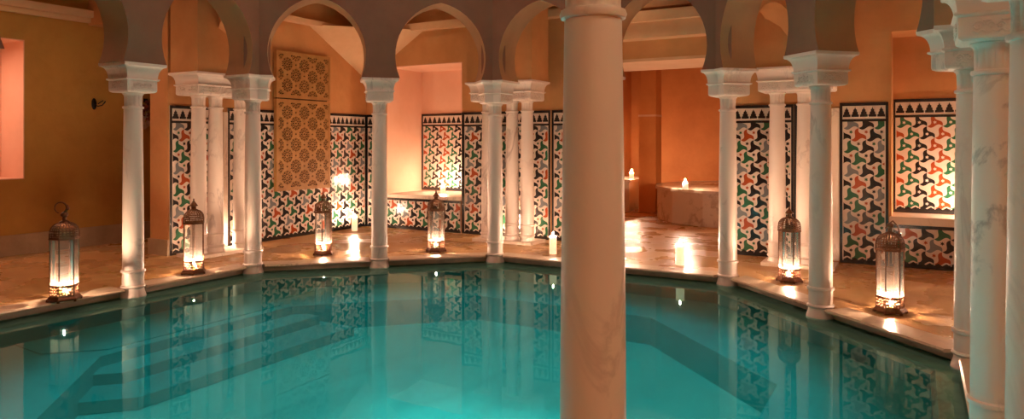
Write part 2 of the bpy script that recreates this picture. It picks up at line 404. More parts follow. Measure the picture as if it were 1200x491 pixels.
# ------------------------------------------------------------------ columns
def column_parts(t, tall=0, plain=False):
    bm = bmesh.new()
    lathe(bm, [(.128, -.055), (.128, -.01), (.120, .02), (.108, .055), (.104, .085), (.115, .092), (.120, .103), (.115, .114), (.104, .118)], 36)
    obj('column_base', bm, M_col, t, 40)
    bm = bmesh.new()
    lathe(bm, [(.104, .117), (.104, .245), (.1165, .250), (.1185, .261), (.1165, .272), (.102, .278), (.101, .7), (.098, 1.1), (.093, 1.55), (.087, 1.945)], 36)
    obj('shaft', bm, M_col, t, 40)
    bm = bmesh.new()
    lathe(bm, [(.087, 1.944), (.098, 1.947), (.102, 1.958), (.098, 1.969), (.086, 1.972), (.085, 1.976)], 36)
    def flute(u, z):
        k = (z-1.976)/.14
        if z < 1.982 or z > 2.112: return 1.0
        return 1 - .07*(1-abs(math.sin(u*PI*12)))**1.5*1.0 if k < .85 else 1
    lathe(bm, [(.084, 1.9755), (.084, 1.99), (.085, 2.03), (.086, 2.07), (.090, 2.088), (.100, 2.098), (.104, 2.106), (.100, 2.114)], 96, fn=flute)
    obj('fluted_neck', bm, M_cap, t, 50)

def offset_poly(path, w, ext):
    """outline of half-width w about a bent or straight centre path"""
    P = [Vector(p) for p in path]; d0 = (P[1]-P[0]).normalized(); d1 = (P[-1]-P[-2]).normalized()
    P[0] = P[0]-d0*ext; P[-1] = P[-1]+d1*ext; out = []
    for sgn in (1, -1):
        side = []
        for i, p in enumerate(P):
            a = (p-P[i-1]).normalized() if i else d0; b = (P[i+1]-p).normalized() if i < len(P)-1 else d1
            n1 = Vector((-a.y, a.x)); n2 = Vector((-b.y, b.x)); m = (n1+n2).normalized(); side.append(p + m*sgn*w/max(m.dot(n1), .3))
        out += side if sgn == 1 else side[::-1]
    return out

def scrolls(bm, p0, p1, z0, z1, nrm):
    """carved relief of scrolls along one face of the block"""
    p0 = Vector(p0); p1 = Vector(p1); L = (p1-p0).length; d = (p1-p0)/L; h = z1-z0; zc = (z0+z1)/2
    def w(u, z): q = p0+d*u; return (q.x+nrm[0]*.002, q.y+nrm[1]*.002, z)
    def spiral(cu, s, mir):
        pts = []
        for i in range(17):
            a = i/16*2.4*PI; r = s*(1-.8*i/16)
            pts.append(w(cu+mir*r*math.cos(a), zc-.004+r*math.sin(a)))
        tube(bm, pts, .0065, 6)
    if L < .1: return
    for c in (.22, .78):
        spiral(L*c, h*.30, 1 if c < .5 else -1)
    spiral(L*.5-h*.2, h*.2, -1); spiral(L*.5+h*.2, h*.2, 1)
    for c in (.36, .64):
        tube(bm, [w(L*c-.018, zc+h*.25), w(L*c+.018, zc+h*.25)], .0075, 6)
    tube(bm, [w(L*(.06+.88*i/24), z0+h*.16+.006*math.sin(i*1.5)) for i in range(25)], .005, 5)

def capital(t, path, ext_b, kind):
    """block (lower) and flaring abacus (upper) above a bent or straight path"""
    bm = bmesh.new()
    L = []
    for g, z in ((-.022, 2.112), (-.004, 2.122), (0, 2.136), (0, 2.232), (.016, 2.240), (.019, 2.248), (.016, 2.256), (.0, 2.258)):
        L.append([(*p, z) for p in offset_poly(path, .162+g, ext_b[0]+g)])
    rings(bm, L)
    blk = obj('capital_block', bm, M_cap, t)
    bm = bmesh.new(); L = []
    for i in range(8):
        a = i/7*PI/2; g = .055*(1-math.cos(a)); L.append([(*p, 2.259+.118*math.sin(a)) for p in offset_poly(path, .166+g, ext_b[0]+.004+g)])
    for g, z in ((.060, 2.380), (.063, 2.390), (.063, 2.409)):
        L.append([(*p, z) for p in offset_poly(path, .166+g, ext_b[0]+.004+g)])
    rings(bm, L)
    obj('abacus', bm, M_cap, t, 35)
    bm = bmesh.new(); P = offset_poly(path, .163, ext_b[0]); n = len(P); cen = sum(P, Vector((0, 0)))/n
    for i in range(n):
        a, b = P[i], P[(i+1) % n]; d = (b-a).normalized(); nr = Vector((d.y, -d.x))
        if nr.dot((a+b)/2-cen) < 0: nr = -nr
        u = (b-a)*.08; scrolls(bm, a+u, b-u, 2.14, 2.232, nr)
    obj('carved_scrolls', bm, M_cap, blk)

# plain stand: capital aligned along x ; turned to lie along its side
def straight(label, group=None):
    t = thing('marble_column', label, 'column'); column_parts(t)
    capital(t, [(-.1, 0), (.1, 0)], (.062,), 's'); return t
def corner(label):
    # the two arms go along local x (to the left) and bend by 45 degrees to the right
    t = thing('marble_column', label, 'column'); column_parts(t)
    a = PI/8
    capital(t, [(-math.cos(a)*.12, -math.sin(a)*.12), (0, 0), (math.cos(a)*.12, -math.sin(a)*.12)], (.06,), 'c'); return t
GR = None
S = straight('first slim marble column from the left edge, beside the tallest brass lantern')
K = corner('slim marble column at the pool edge in front of the left column row')
names = {}
L_straight = {
 1: 'marble column at the right edge of the water, its shaft large and cut by the frame bottom',
 3: 'third marble column from the right edge, between the two right-hand lanterns',
 5: 'marble column hidden behind the great foreground column, only an edge of its capital showing',
 7: 'lone marble column left of the lit plaster niche, at the middle of the left back arcade',
 9: 'first slim marble column from the left edge, beside the tallest brass lantern',
 15: 'great marble column in the foreground, rising from the water and cutting the picture',
 }
L_corner = {
 0: 'sliver of a marble column cut by the right edge of the frame',
 2: 'marble column partly hidden behind the big right-hand column, base on the pool corner',
 4: 'marble column at the water right of the alcove with the stone bench',
 6: 'streaked marble column at the water in front of the pair by the back tile panel',
 8: 'marble column at the water in front of the left row of three',
 10: 'marble column at the left corner of the pool just outside the frame',
 14: 'marble column at the near corner of the pool just left of the frame',
 }
EXTRA = {0: at(1220, 2.40), 1: at(1164, 3.66), 2: at(1137.5, 5.03), 15: at(695, 2.0)}
COLS = {}
usedS = usedK = False
for k in list(range(0, 10)) + [15]:
    p = bay(k); x, y = EXTRA.get(k, (p.x, p.y))
    ang = math.atan2(p.y, p.x) - PI/2          # local +y points away from the pool
    if k % 2:
        if not usedS: o = S; usedS = True; o['label'] = L_straight[k]; o.location = (x, y, 0); o.rotation_euler = (0, 0, ang)
        else: o = dup(S, (x, y, 0), ang, L_straight[k])
    else:
        if not usedK: o = K; usedK = True; o['label'] = L_corner[k]; o.location = (x, y, 0); o.rotation_euler = (0, 0, ang)
        else: o = dup(K, (x, y, 0), ang, L_corner[k])
    COLS[k] = o
COLS[15].scale = (.93, .93, 1)

# outer rows of columns against the walls, each row under one shared lintel block
def outer_row(spots, axis, blk, labels, lintel_label):
    for (x, y), lab in zip(spots, labels):
        t = thing('marble_column', lab, 'column', (x, y, DECK+.01)); column_parts(t)
    x0, x1, y0, y1 = blk; cx, cy = (x0+x1)/2, (y0+y1)/2
    if x1-x0 > y1-y0: path = [(x0+.22, cy), (x1-.22, cy)]; w = (y1-y0)/2
    else: path = [(cx, y0+.22), (cx, y1-.22)]; w = (x1-x0)/2
    t = thing('marble_lintel', lintel_label, 'lintel', (0, 0, DECK+.01))
    bm = bmesh.new(); L = []
    for g, z in ((-.022, 2.114), (-.004, 2.124), (0, 2.138), (0, 2.232), (.016, 2.240), (.019, 2.248), (.016, 2.256), (.0, 2.258)):
        L.append([(*p, z) for p in offset_poly(path, w-.065+g, .155+g)])
    rings(bm, L); blk_o = obj('lintel_block', bm, M_cap, t)
    bm = bmesh.new(); L = []
    for i in range(8):
        a = i/7*PI/2; g = .055*(1-math.cos(a)); L.append([(*p, 2.259+.118*math.sin(a)) for p in offset_poly(path, w-.063+g, .157+g)])
    L.append([(*p, 2.385) for p in offset_poly(path, w, .22)]); L.append([(*p, 2.409) for p in offset_poly(path, w, .22)])
    rings(bm, L); obj('abacus', bm, M_cap, t, 35)
    bm = bmesh.new(); P = offset_poly(path, w-.064, .155)
    for i in range(4):
        a, b = P[i], P[(i+1) % 4]; d = (b-a).normalized(); nr = Vector((d.y, -d.x))
        if nr.dot((a+b)/2-Vector((cx, cy))) < 0: nr = -nr
        m = max(1, round((b-a).length/.3))
        for j in range(m):
            scrolls(bm, a+(b-a)*((j+.06)/m), a+(b-a)*((j+.94)/m), 2.142, 2.232, nr)
    obj('carved_scrolls', bm, M_cap, blk_o)
    bm = bmesh.new(); box(bm, x0+.02, x1-.02, y0+.02, y1-.02, 2.41+DECK+.01, ZT); struct('wall_pier', bm, M_orange)
    bm = bmesh.new()
    prism(bm, [(x0+.16, y0+.16), (x1-.16, y0+.16), (x1-.16, y1-.16), (x0+.16, y1-.16)] if False else [(x0+.1, y0+.05), (x1-.05, y0+.05), (x1-.05, y1-.05), (x0+.1, y1-.05)], Z0, DECK+.04)
    struct('trim_%d' % globals()['tn'], bm, M_sill); globals()['tn'] += 1
outer_row([(-4.85, 1.62), (-4.85, 1.88), (-4.85, 2.29)], 'y', (-5.17, -4.58, 1.40, 2.55),
          ['leftmost of the three marble columns behind the second lantern', 'middle of the three marble columns in the left row, lit by the candle at its foot', 'marble column of the left row half hidden by the pool-edge column'],
          'carved marble lintel across the left row of three columns')
outer_row([(-1.67, 4.85), (-1.93, 4.85), (-2.36, 4.85)], 'x', (-2.62, -1.45, 4.60, 5.17),
          ['rightmost marble column of the back group, by the back tile wall', 'marble column of the back group with a candle glowing at its foot', 'marble column of the back group mostly hidden behind the streaked column'],
          'carved marble lintel across the three back columns')
outer_row([(1.88, 4.80), (2.20, 4.80)], 'x', (1.62, 2.60, 4.55, 5.12),
          ['marble column against the right tile wall, behind the small right lantern', 'marble column by the right tile wall half hidden by a nearer column'],
          'carved marble lintel between the two columns by the right tile wall')
# short cross arches tying the arcade corners to the outer piers
def cross_arch(p, q):
    p = Vector(p); q = Vector(q); d = (q-p); L = d.length; d /= L; n = Vector((-d.y, d.x)); w = .17
    half = L/2-.02; zs = 2.52; ap = [(L/2 - half*math.cos(PI*i/12), zs+.15+.55*math.sin(PI*i/12)**.8) for i in range(13)]
    poly = [(0, zs+.15), *ap[1:-1], (L, zs+.15), (L, ZT), (0, ZT)]
    bm = bmesh.new(); F = [[bm.verts.new((*(p+d*s+n*o_), z)) for s, z in poly] for o_ in (-w, w)]
    bm.faces.new(F[0]); bm.faces.new(F[1][::-1])
    for i in range(len(poly)):
        j = (i+1) % len(poly); bm.faces.new((F[0][i], F[0][j], F[1][j], F[1][i]))
    struct('wall_cross_arch', bm, M_orange, smooth=35)
cross_arch((-3.86, 1.62), (-4.68, 1.95)); cross_arch((-1.62, 3.88), (-1.95, 4.68)); cross_arch((1.62, 3.88), (2.0, 4.63))

# ------------------------------------------------------------------ tile panels
def clip(poly, u0, u1, v0, v1):
    for ax, lim, sg in ((0, u0, 1), (0, u1, -1), (1, v0, 1), (1, v1, -1)):
        out = []
        for i, p in enumerate(poly):
            q = poly[(i+1) % len(poly)]; a = (p[ax]-lim)*sg; b = (q[ax]-lim)*sg
            if a >= 0: out.append(p)
            if (a >= 0) != (b >= 0):
                t = a/(a-b); out.append((p[0]+(q[0]-p[0])*t, p[1]+(q[1]-p[1])*t))
        poly = out
        if len(poly) < 3: return []
    return poly
def s_triangle(cx, cy, a, shrink=.985):
    V = [(cx + a/math.sqrt(3)*math.cos(PI/2+k*2*PI/3), cy + a/math.sqrt(3)*math.sin(PI/2+k*2*PI/3)) for k in range(3)]
    out = []
    for k in range(3):
        p, q = V[k], V[(k+1) % 3]; dx, dy = q[0]-p[0], q[1]-p[1]
        for i in range(10):
            t = i/10; off = .13*math.sin(2*PI*t)
            out.append((p[0]+dx*t+dy*off, p[1]+dy*t-dx*off))
    return [(cx+(x-cx)*shrink, cy+(y-cy)*shrink) for x, y in out]
def star(cx, cy, r, ph=0, k=.5, n=6):
    return [(cx+(r if i % 2 == 0 else r*k)*math.cos(ph+PI*i/n), cy+(r if i % 2 == 0 else r*k)*math.sin(ph+PI*i/n)) for i in range(2*n)]
def tile_panel(wall, u0, u1, z0, z1, label, a=.17, frieze=True, niche=False, bl=.03, br=.03, group=None):
    """wall = ('y', plane) facing -y, or ('x', plane) facing +x"""
    ax, pl = wall
    W = (lambda u, z, d: (u, pl-d, z)) if ax == 'y' else (lambda u, z, d: (pl+d, u, z))
    nrm = Vector((0, -1, 0)) if ax == 'y' else Vector((1, 0, 0))
    def poly(bm, pts, d, mi):
        if len(pts) < 3: return
        try: f = bm.faces.new([bm.verts.new(W(u, z, d)) for u, z in pts])
        except ValueError: return
        f.normal_update()
        if f.normal.dot(nrm) < 0: f.normal_flip()
        f.material_index = mi
    def pbox(bm, a0, a1, c0, c1, d0, d1):
        p, q = W(a0, c0, d0), W(a1, c1, d1)
        box(bm, min(p[0], q[0]), max(p[0], q[0]), min(p[1], q[1]), max(p[1], q[1]), min(p[2], q[2]), max(p[2], q[2]))
    loc = W((u0+u1)/2, z0, 0)
    t = thing('tile_panel', label, 'tile panel', group=group)
    bm = bmesh.new()
    pbox(bm, u0, u1, z0+.004, z1, .003, .014)
    for f in bm.faces: f.material_index = 0
    zf = z1-(.235 if frieze else .035); zb = z0+.05
    fu0, fu1 = u0+bl+.012, u1-br-.012
    rh = a*math.sqrt(3)/2; base = zb+.02
    rows = int((zf-base)/rh)+2
    for r in range(-1, rows):
        for c in range(int((fu1-fu0)/a)+4):
            cx = fu0+(c-1)*a+(a/2 if r % 2 else 0); cy = base+r*rh+rh/3
            seq = ([1, 4, 2, 0] if False else ([0, 2, 1] if niche else ([0, 1, 0, 3] if r % 2 else [2, 0, 1, 0])))
            mi = seq[(c+(r//2)*(2 if not niche else 1)+(0 if not niche else r)) % len(seq)]
            P = clip(s_triangle(cx, cy, a), fu0, fu1, zb, zf)
            poly(bm, P, .0155, 1+mi)
            if niche:
                if fu0+.03 < cx < fu1-.03 and zb+.03 < cy < zf-.03: poly(bm, star(cx, cy, a*.135, PI/2), .017, 0)
            else:
                sx, sy = cx+a/2, cy+rh/3
                if fu0+.015 < sx < fu1-.015 and zb+.02 < sy < zf-.03: poly(bm, star(sx, sy, a*.15, PI/2), .017, 1+[2, 0, 1][(c+r) % 3])
    obj('tile_field', bm, [M_white]+M_tiles, t, recalc=False)
    bm = bmesh.new()
    pbox(bm, u0, u0+bl, z0, z1, .0145, .021); pbox(bm, u1-br, u1, z0, z1, .0145, .021)
    pbox(bm, u0+bl, u1-br, z0, z0+.035, .0145, .020)
    pbox(bm, u0+bl, u1-br, z1-.04, z1, .0145, .021)
    if frieze: pbox(bm, u0+bl, u1-br, zf, zf+.03, .0145, .019)
    # scalloped foot of the field
    x = fu0
    while x < fu1-.02:
        w = min(a/2, fu1-x); poly(bm, [(x, z0+.035), (x+w, z0+.035), (x+w, z0+.05), (x+w/2, z0+.078), (x, z0+.05)], .0158, 0); x += a/2
    obj('black_border', bm, M_black, t, recalc=False)
    if frieze:
        bm = bmesh.new(); pr = .105; nn = max(1, round((u1-br-u0-bl)/pr)); pr = (u1-br-u0-bl)/nn; h = .125; zm = zf+.058
        for k in range(nn):
            c = u0+bl+(k+.5)*pr; hw = pr*.44; ws = [hw, hw, hw*.72, hw*.72, hw*.46, hw*.46, hw*.2, 0]
            hs = [0, .22, .27, .48, .53, .72, .78, 1.0]
            pts = [(c-w, zm+h*q) for w, q in zip(ws, hs)]+[(c+w, zm+h*q) for w, q in zip(ws[::-1][1:], hs[::-1][1:])]
            poly(bm, pts[::-1], .0162, 0)
        obj('stepped_merlon_frieze', bm, M_black, t, recalc=False)
    return t
ZP = 2.09
tile_panel(('x', XI), 1.47, 2.28, Z0, ZP, 'narrow tall tile panel at the left behind the second lantern')
tile_panel(('x', XI), 2.38, YB-.02, Z0, ZP, 'long tile panel behind and below the carved wooden lattice')
tile_panel(('y', YB), XI+.02, -4.80, Z0, ZP, 'narrow tall tile panel between the wall corner and the lit niche', br=.05)
tile_panel(('y', YB), -4.79, -3.19, Z0, .62, 'low tile panel under the lit plaster niche', frieze=False, bl=.001, br=.001)
tile_panel(('y', YB), -3.165, -1.53, Z0, ZP, 'tall tile panel right of the lit niche, behind the back columns', bl=.05)
tile_panel(('y', YB), -1.50, -1.22, Z0, ZP, 'narrow dark tile strip beside the foreground column')
tile_panel(('y', YB+1.018), -4.76, -3.19, .70, 2.13, 'small-patterned tile panel inside the lit plaster niche', a=.17, niche=True)
tile_panel(('y', YB), 1.20, 1.995, Z0, ZP, 'tall tile panel just right of the bench alcove')
tile_panel(('y', YB), 2.00, 2.44, Z0, ZP, 'narrow tile panel behind the right pair of columns', bl=.06)
tile_panel(('y', YB), 2.54, 3.08, Z0, ZP, 'tall tile panel between the right columns and the tiled niche')
tile_panel(('y', YB+.608), 3.12, 4.68, .70, 2.15, 'bright small-patterned tile panel set in the right niche', a=.17, niche=True, bl=.02)
tile_panel(('y', YB), 3.09, 4.72, Z0, .60, 'low dark tile panel below the right niche sill', frieze=False)
tile_panel(('y', YB), 4.73, XR-.02, Z0, ZP, 'tile panel in the far right corner of the room')
# marble edge strips
for i, (x0, x1, y0, y1, lab) in enumerate([(XI, XI+.035, 2.285, 2.375, 'slim marble strip on the tiles behind the left columns'), (2.445, 2.535, YB-.035, YB, 'slim marble strip left of the right-hand tile panel')]):
    bm = bmesh.new(); box(bm, x0, x1, y0, y1, Z0+.02, ZP-.06); bmesh.ops.bevel(bm, geom=bm.edges[:], offset=.008, segments=2, affect='EDGES')
    o = obj('marble_strip', bm, M_sill); tag(o, lab, 'marble strip')
# niche sills
for x0, x1, y1, z0, z1, lab in ((-4.79, -3.16, YB+1.02, .625, .685, 'marble sill of the lit plaster niche with a candle on it'), (3.09, 4.71, YB+.61, .60, .695, 'pinkish marble sill of the right tiled niche')):
    bm = bmesh.new(); box(bm, x0, x1, YB-.025, y1, z0, z1); bmesh.ops.bevel(bm, geom=bm.edges[:], offset=.006, segments=2, affect='EDGES')
    tag(obj('marble_sill', bm, M_sill), lab, 'sill')

# ------------------------------------------------------------------ carved lattice panel on the left inner wall
def rosette_holes(cx, cy, rad, n=10):
    H = [star(cx, cy, rad*.20, 0, .5, n)]
    for k in range(n):
        a = 2*PI*k/n
        # petals
        pt = lambda r, da: (cx+r*math.cos(a+da), cy+r*math.sin(a+da))
        H.append([pt(rad*.25, 0), pt(rad*.40, .24), pt(rad*.58, .17), pt(rad*.63, 0), pt(rad*.58, -.17), pt(rad*.40, -.24)])
        b = a+PI/n; pb = lambda r, da: (cx+r*math.cos(b+da), cy+r*math.sin(b+da))
        H.append([pb(rad*.56, 0), pb(rad*.72, .16), pb(rad*.97, .07), pb(rad*.97, -.07), pb(rad*.72, -.16)])
        H.append([pt(rad*.70, 0), pt(rad*.82, .10), pt(rad*.96, .0), pt(rad*.82, -.10)])
    return H
def lattice():
    PW, PH = 1.15, 2.18; t = thing('carved_lattice_panel', 'tall carved wooden lattice panel of star rosettes hung above the tiles', 'lattice panel', (XI+.03, 3.785, .84))
    for nm, v0, v1 in (('lower_leaf', .0, 1.43), ('upper_leaf', 1.45, PH)):
        W, H = PW-.085, v1-v0-.07; ny = max(2, round(H/.335)); sy = H/ny; sx = W/3; rad = math.hypot(sx, sy)/4*.935; raw = []
        for i in range(4):
            for j in range(ny+1):
                cx, cy = -W/2+sx*i, v0+.035+sy*j
                raw += rosette_holes(cx, cy, rad)
                if i < 3 and j < ny: raw += rosette_holes(cx+sx/2, cy+sy/2, rad)
                for ex, ey, ux, uy in ((cx+sx/2, cy, 1, 0), (cx, cy+sy/2, 0, 1)):
                    d = rad*.17; raw.append([(ex+d, ey), (ex, ey+d), (ex-d, ey), (ex, ey-d)])
        raw = [[(sum(p[0] for p in h)/len(h)*-.06+1.06*x, sum(p[1] for p in h)/len(h)*-.06+1.06*y) for x, y in h] for h in raw]
        holes = [h for h in raw if all(abs(p[0]) < W/2+.004 and v0+.033 < p[1] < v1-.033 for p in h)]
        bm = plate_with_holes([(-PW/2+.02, v0+.01), (PW/2-.02, v0+.01), (PW/2-.02, v1-.01), (-PW/2+.02, v1-.01)], holes, .016)
        xf(bm, Matrix.Translation((.045, 0, 0)) @ Matrix(((0, 0, 1, 0), (1, 0, 0, 0), (0, 1, 0, 0), (0, 0, 0, 1))))
        obj(nm, bm, M_wood, t)
        bm = bmesh.new()
        for y0, y1, z0, z1 in ((-PW/2, -PW/2+.035, v0, v1), (PW/2-.035, PW/2, v0, v1), (-PW/2+.035, PW/2-.035, v0, v0+.03), (-PW/2+.035, PW/2-.035, v1-.03, v1)):
            box(bm, .0, .06, y0, y1, z0, z1)
        obj('leaf_frame', bm, M_wood, t)
    bm = bmesh.new(); box(bm, 0, .012, -PW/2+.03, PW/2-.03, .02, PH-.02); obj('hole_shade_board', bm, M_holeshade, t)  # added dark sheet that gives the holes their shade
lattice()

# ------------------------------------------------------------------ lanterns
def hexpts(r, z, n=6, ph=PI/6): return [(r*math.cos(2*PI*k/n+ph), r*math.sin(2*PI*k/n+ph), z) for k in range(n)]
def make_flame(bm, z, r=.008, h=.035):
    lathe(bm, [(r*.5, z), (r, z+h*.25), (r*.85, z+h*.5), (r*.4, z+h*.8), (r*.08, z+h)], 8)
def make_lantern(label, top):
    t = thing('candle_lantern', label, 'lantern', group=None)
    r = .118
    bm = bmesh.new(); rings(bm, [hexpts(r+.030, 0), hexpts(r+.032, .012), hexpts(r+.022, .020), hexpts(r+.012, .034), hexpts(r+.004, .040)])
    for k in range(6):
        a = 2*PI*k/6+PI/6; box(bm, (r+.02)*math.cos(a)-.01, (r+.02)*math.cos(a)+.01, (r+.02)*math.sin(a)-.01, (r+.02)*math.sin(a)+.01, -.012, .004)
    obj('base', bm, M_bronze, t)
    bm = bmesh.new(); w = r; h = .10
    for k in range(6):                                     # pierced band, one rosette per side
        holes = [star(0, h/2, .010, 0, .6, 6)]
        for j in range(8):
            a = 2*PI*j/8
            holes.append([((rr)*math.cos(a+d), h/2+(rr)*math.sin(a+d)) for rr, d in ((.016, 0), (.026, .22), (.036, .12), (.039, 0), (.036, -.12), (.026, -.22))])
        for sx in (-1, 1):
            for zz in (.018, h-.018): holes.append(star(sx*(w/2-.013), zz, .009, 0, .5, 4))
            holes.append(star(sx*(w/2-.009), h/2, .006, 0, .6, 4))
        p = plate_with_holes([(-w/2, 0), (w/2, 0), (w/2, h), (-w/2, h)], holes, .003)
        a = 2*PI*k/6
        M = Matrix.Rotation(a, 4, 'Z') @ Matrix.Translation((r*math.cos(PI/6), 0, .038)) @ Matrix(((0, 0, 1, 0), (1, 0, 0, 0), (0, 1, 0, 0), (0, 0, 0, 1)))
        merge(bm, xf(p, M))
    obj('pierced_band', bm, M_bronze, t)
    zt = .575
    for k in range(6):
        a = 2*PI*k/6+PI/6; bm = bmesh.new(); tube(bm, [(r*math.cos(a), r*math.sin(a), .036), (r*math.cos(a), r*math.sin(a), zt)], .0055, 6); obj('post', bm, M_bronze, t)
        a2 = 2*PI*k/6; bm = bmesh.new(); v = hexpts(r*.985, 0)
        p, q = v[(k+5) % 6], v[k]
        f = [bm.verts.new(c) for c in ((p[0], p[1], .14), (q[0], q[1], .14), (q[0], q[1], zt-.01), (p[0], p[1], zt-.01))]; bm.faces.new(f)
        obj('glass_pane', bm, M_glass, t, recalc=False)
    for LL in ([hexpts(r-.004, .137), hexpts(r+.008, .137), hexpts(r+.008, .146), hexpts(r-.004, .146), hexpts(r-.004, .137)],
               [hexpts(r-.006, zt-.005), hexpts(r+.010, zt-.005), hexpts(r+.014, zt+.005), hexpts(r+.010, zt+.015), hexpts(r-.006, zt+.018), hexpts(r-.006, zt-.005)]):
        bm = bmesh.new(); rings(bm, LL, cap=False); obj('frame_ring', bm, M_bronze, t)
    # pierced dome : grid, each cell opened
    bm = bmesh.new(); prof = [(r+.002, zt+.015), (r+.003, zt+.035), (r+.002, zt+.055), (r-.001, zt+.080), (r-.009, zt+.105), (r-.024, zt+.126), (r-.046, zt+.143), (r-.072, zt+.154)]
    n = 24
    def hr(u, rr):
        a = 2*PI*u; k = math.cos(PI/6)/math.cos(((a-PI/6) % (PI/3))-PI/6); return rr*(.35+.65*k)
    rings(bm, [[(hr(k/n, rr)*math.cos(2*PI*k/n), hr(k/n, rr)*math.sin(2*PI*k/n), z) for k in range(n)] for rr, z in prof], cap=False)
    bmesh.ops.recalc_face_normals(bm, faces=bm.faces[:]); bm.normal_update()
    res = bmesh.ops.inset_individual(bm, faces=bm.faces[:], thickness=.0060)
    inner = [f for f in bm.faces if f not in set(res['faces'])]
    bmesh.ops.delete(bm, geom=inner, context='FACES')
    bm.normal_update(); bmesh.ops.solidify(bm, geom=bm.faces[:], thickness=.002)
    dm = obj('pierced_dome', bm, M_bronze, t)
    bm = bmesh.new()
    for k in range(6):
        a = 2*PI*k/6+PI/6
        tube(bm, [((rr+.003)*math.cos(a), (rr+.003)*math.sin(a), z) for rr, z in prof], .005, 5)
    obj('dome_rib', bm, M_bronze, dm)
    z = zt+.152
    if top == 'spire':
        bm = bmesh.new(); lathe(bm, [(.050, z), (.044, z+.010), (.028, z+.016), (.027, z+.044), (.046, z+.050), (.046, z+.056), (.034, z+.072), (.020, z+.092), (.008, z+.112), (.006, z+.118), (.011, z+.125), (.003, z+.138)], 12); obj('finial', bm, M_bronze, t, 40)
    else:
        bm = bmesh.new(); lathe(bm, [(.048, z), (.042, z+.012), (.020, z+.022), (.018, z+.055), (.030, z+.062), (.034, z+.078), (.026, z+.094), (.010, z+.104)], 12); obj('finial', bm, M_bronze, t, 40)
        bm = bmesh.new()
        if top == 'ring': pts = [(-.022+.052*math.cos(a_)-.01, 0, z+.142+.052*math.sin(a_)) for a_ in [-1.1+i*.29 for i in range(20)]]; tube(bm, pts, [.010-.0003*i for i in range(20)], 6); tube(bm, [(.012, 0, z+.10), (.030, 0, z+.135), (.022, 0, z+.17)], [.014, .018, .008], 6)
        else:
            tube(bm, [(.0, 0, z+.10), (.03, 0, z+.12), (.085, 0, z+.07), (.105, 0, z+.02), (.10, 0, z-.02)], .007, 6); tube(bm, [(.0, 0, z+.10), (-.03, 0, z+.085), (-.05, 0, z+.05)], .007, 6)
        obj('carrying_ring', bm, M_bronze, t)
    return t
def lantern_candle(x, y, z, label, h=.085):
    t = thing('lantern_candle', label, 'candle', (x, y, z))
    bm = bmesh.new(); lathe(bm, [(.034, 0), (.034, h-.004), (.030, h), (.004, h-.002)], 16); obj('wax', bm, M_wax, t, 40)
    bm = bmesh.new(); tube(bm, [(0, 0, h-.004), (.001, 0, h+.012)], .0012, 5); obj('wick', bm, M_wick, t)
    bm = bmesh.new(); make_flame(bm, h+.006, .009, .040); obj('flame', bm, M_flame_s, t)
lspots = [
 (75.5, 6.75, 'ring', 'tallest bronze and glass candle lantern with a ring handle, on the coping at far left', 1.0, .2),
 (227, 8.14, 'spire', 'bronze candle lantern before the left row of three columns', .98, .35),
 (379, 9.50, 'spire', 'bronze candle lantern below the carved wooden lattice', .96, .1),
 (511, 9.78, 'spire', 'bronze candle lantern in front of the lit niche', .96, .5),
 (925, 7.66, 'spire', 'bronze candle lantern right of the alcove, between two pool-edge columns', .93, .0),
 (1043, 6.28, 'loop', 'bronze candle lantern with a fallen carrying ring, nearest the right tiled niche', .94, .25)]
proto = None
for px, Y, top, lab, s, rz in lspots:
    x, y = at(px, Y)
    if top == 'spire' and proto: t = dup(proto, (0, 0, 0), 0, lab)
    else:
        t = make_lantern(lab, top)
        if top == 'spire': proto = t
    zb = DECK+.012*s+.004
    t.location = (x, y, zb); t.rotation_euler = (0, 0, rz+math.radians(29.8)); t.scale = (s, s, s)
    lantern_candle(x, y, zb+.040*s, 'white candle burning inside the %s' % lab.split(',')[0].replace('bronze candle ', '').replace('tallest bronze and glass candle ', 'tallest '), .045)

# ------------------------------------------------------------------ pillar candles
def candle(x, y, z, r, h, label, fl=1.0):
    t = thing('pillar_candle', label, 'candle', (x, y, z))
    bm = bmesh.new(); lathe(bm, [(r, 0), (r, h-.006), (r-.005, h), (r-.012, h-.006), (.003, h-.010)], 20); obj('wax', bm, M_wax, t, 40)
    bm = bmesh.new(); tube(bm, [(0, 0, h-.012), (.001, 0, h+.010)], .0015, 5); obj('wick', bm, M_wick, t)
    bm = bmesh.new(); make_flame(bm, h+.008, .010*fl, .042*fl); obj('flame', bm, M_flame, t)
for px, Y, z, r, h, lab in [
    (648, 9.60, DECK, .050, .24, 'white pillar candle on the deck left of the foreground column'),
    (797, 8.72, DECK, .052, .26, 'white pillar candle on the deck in front of the bench alcove'),
    (415.5, 12.1, DECK, .050, .24, 'white pillar candle in the corner of the tiled walls')]:
    x, y = at(px, Y); candle(x, y, z, r, h, lab)
candle(-4.22, YB+.60, .686, .045, .14, 'small candle on the sill of the lit plaster niche') if False else candle(*at(519, 12.75), .686, .045, .13, 'small candle on the sill of the lit plaster niche', 1.2)
candle(*at(803, 12.9), .741, .05, .12, 'candle burning on the round marble bench in the alcove', 1.4)
candle(*at(740, 16.0), .78, .05, .14, 'candle on the low stone counter at the alcove left', 1.5)
candle(-5.08, 2.10, DECK+.0, .045, .12, 'candle at the foot of the left row of columns')
candle(-2.14, 5.17, DECK+.0, .045, .16, 'candle glowing behind the back group of columns')
candle(4.15, YB+.30, .696, .045, .14, 'candle in the right niche hidden by the marble column', 1.7)

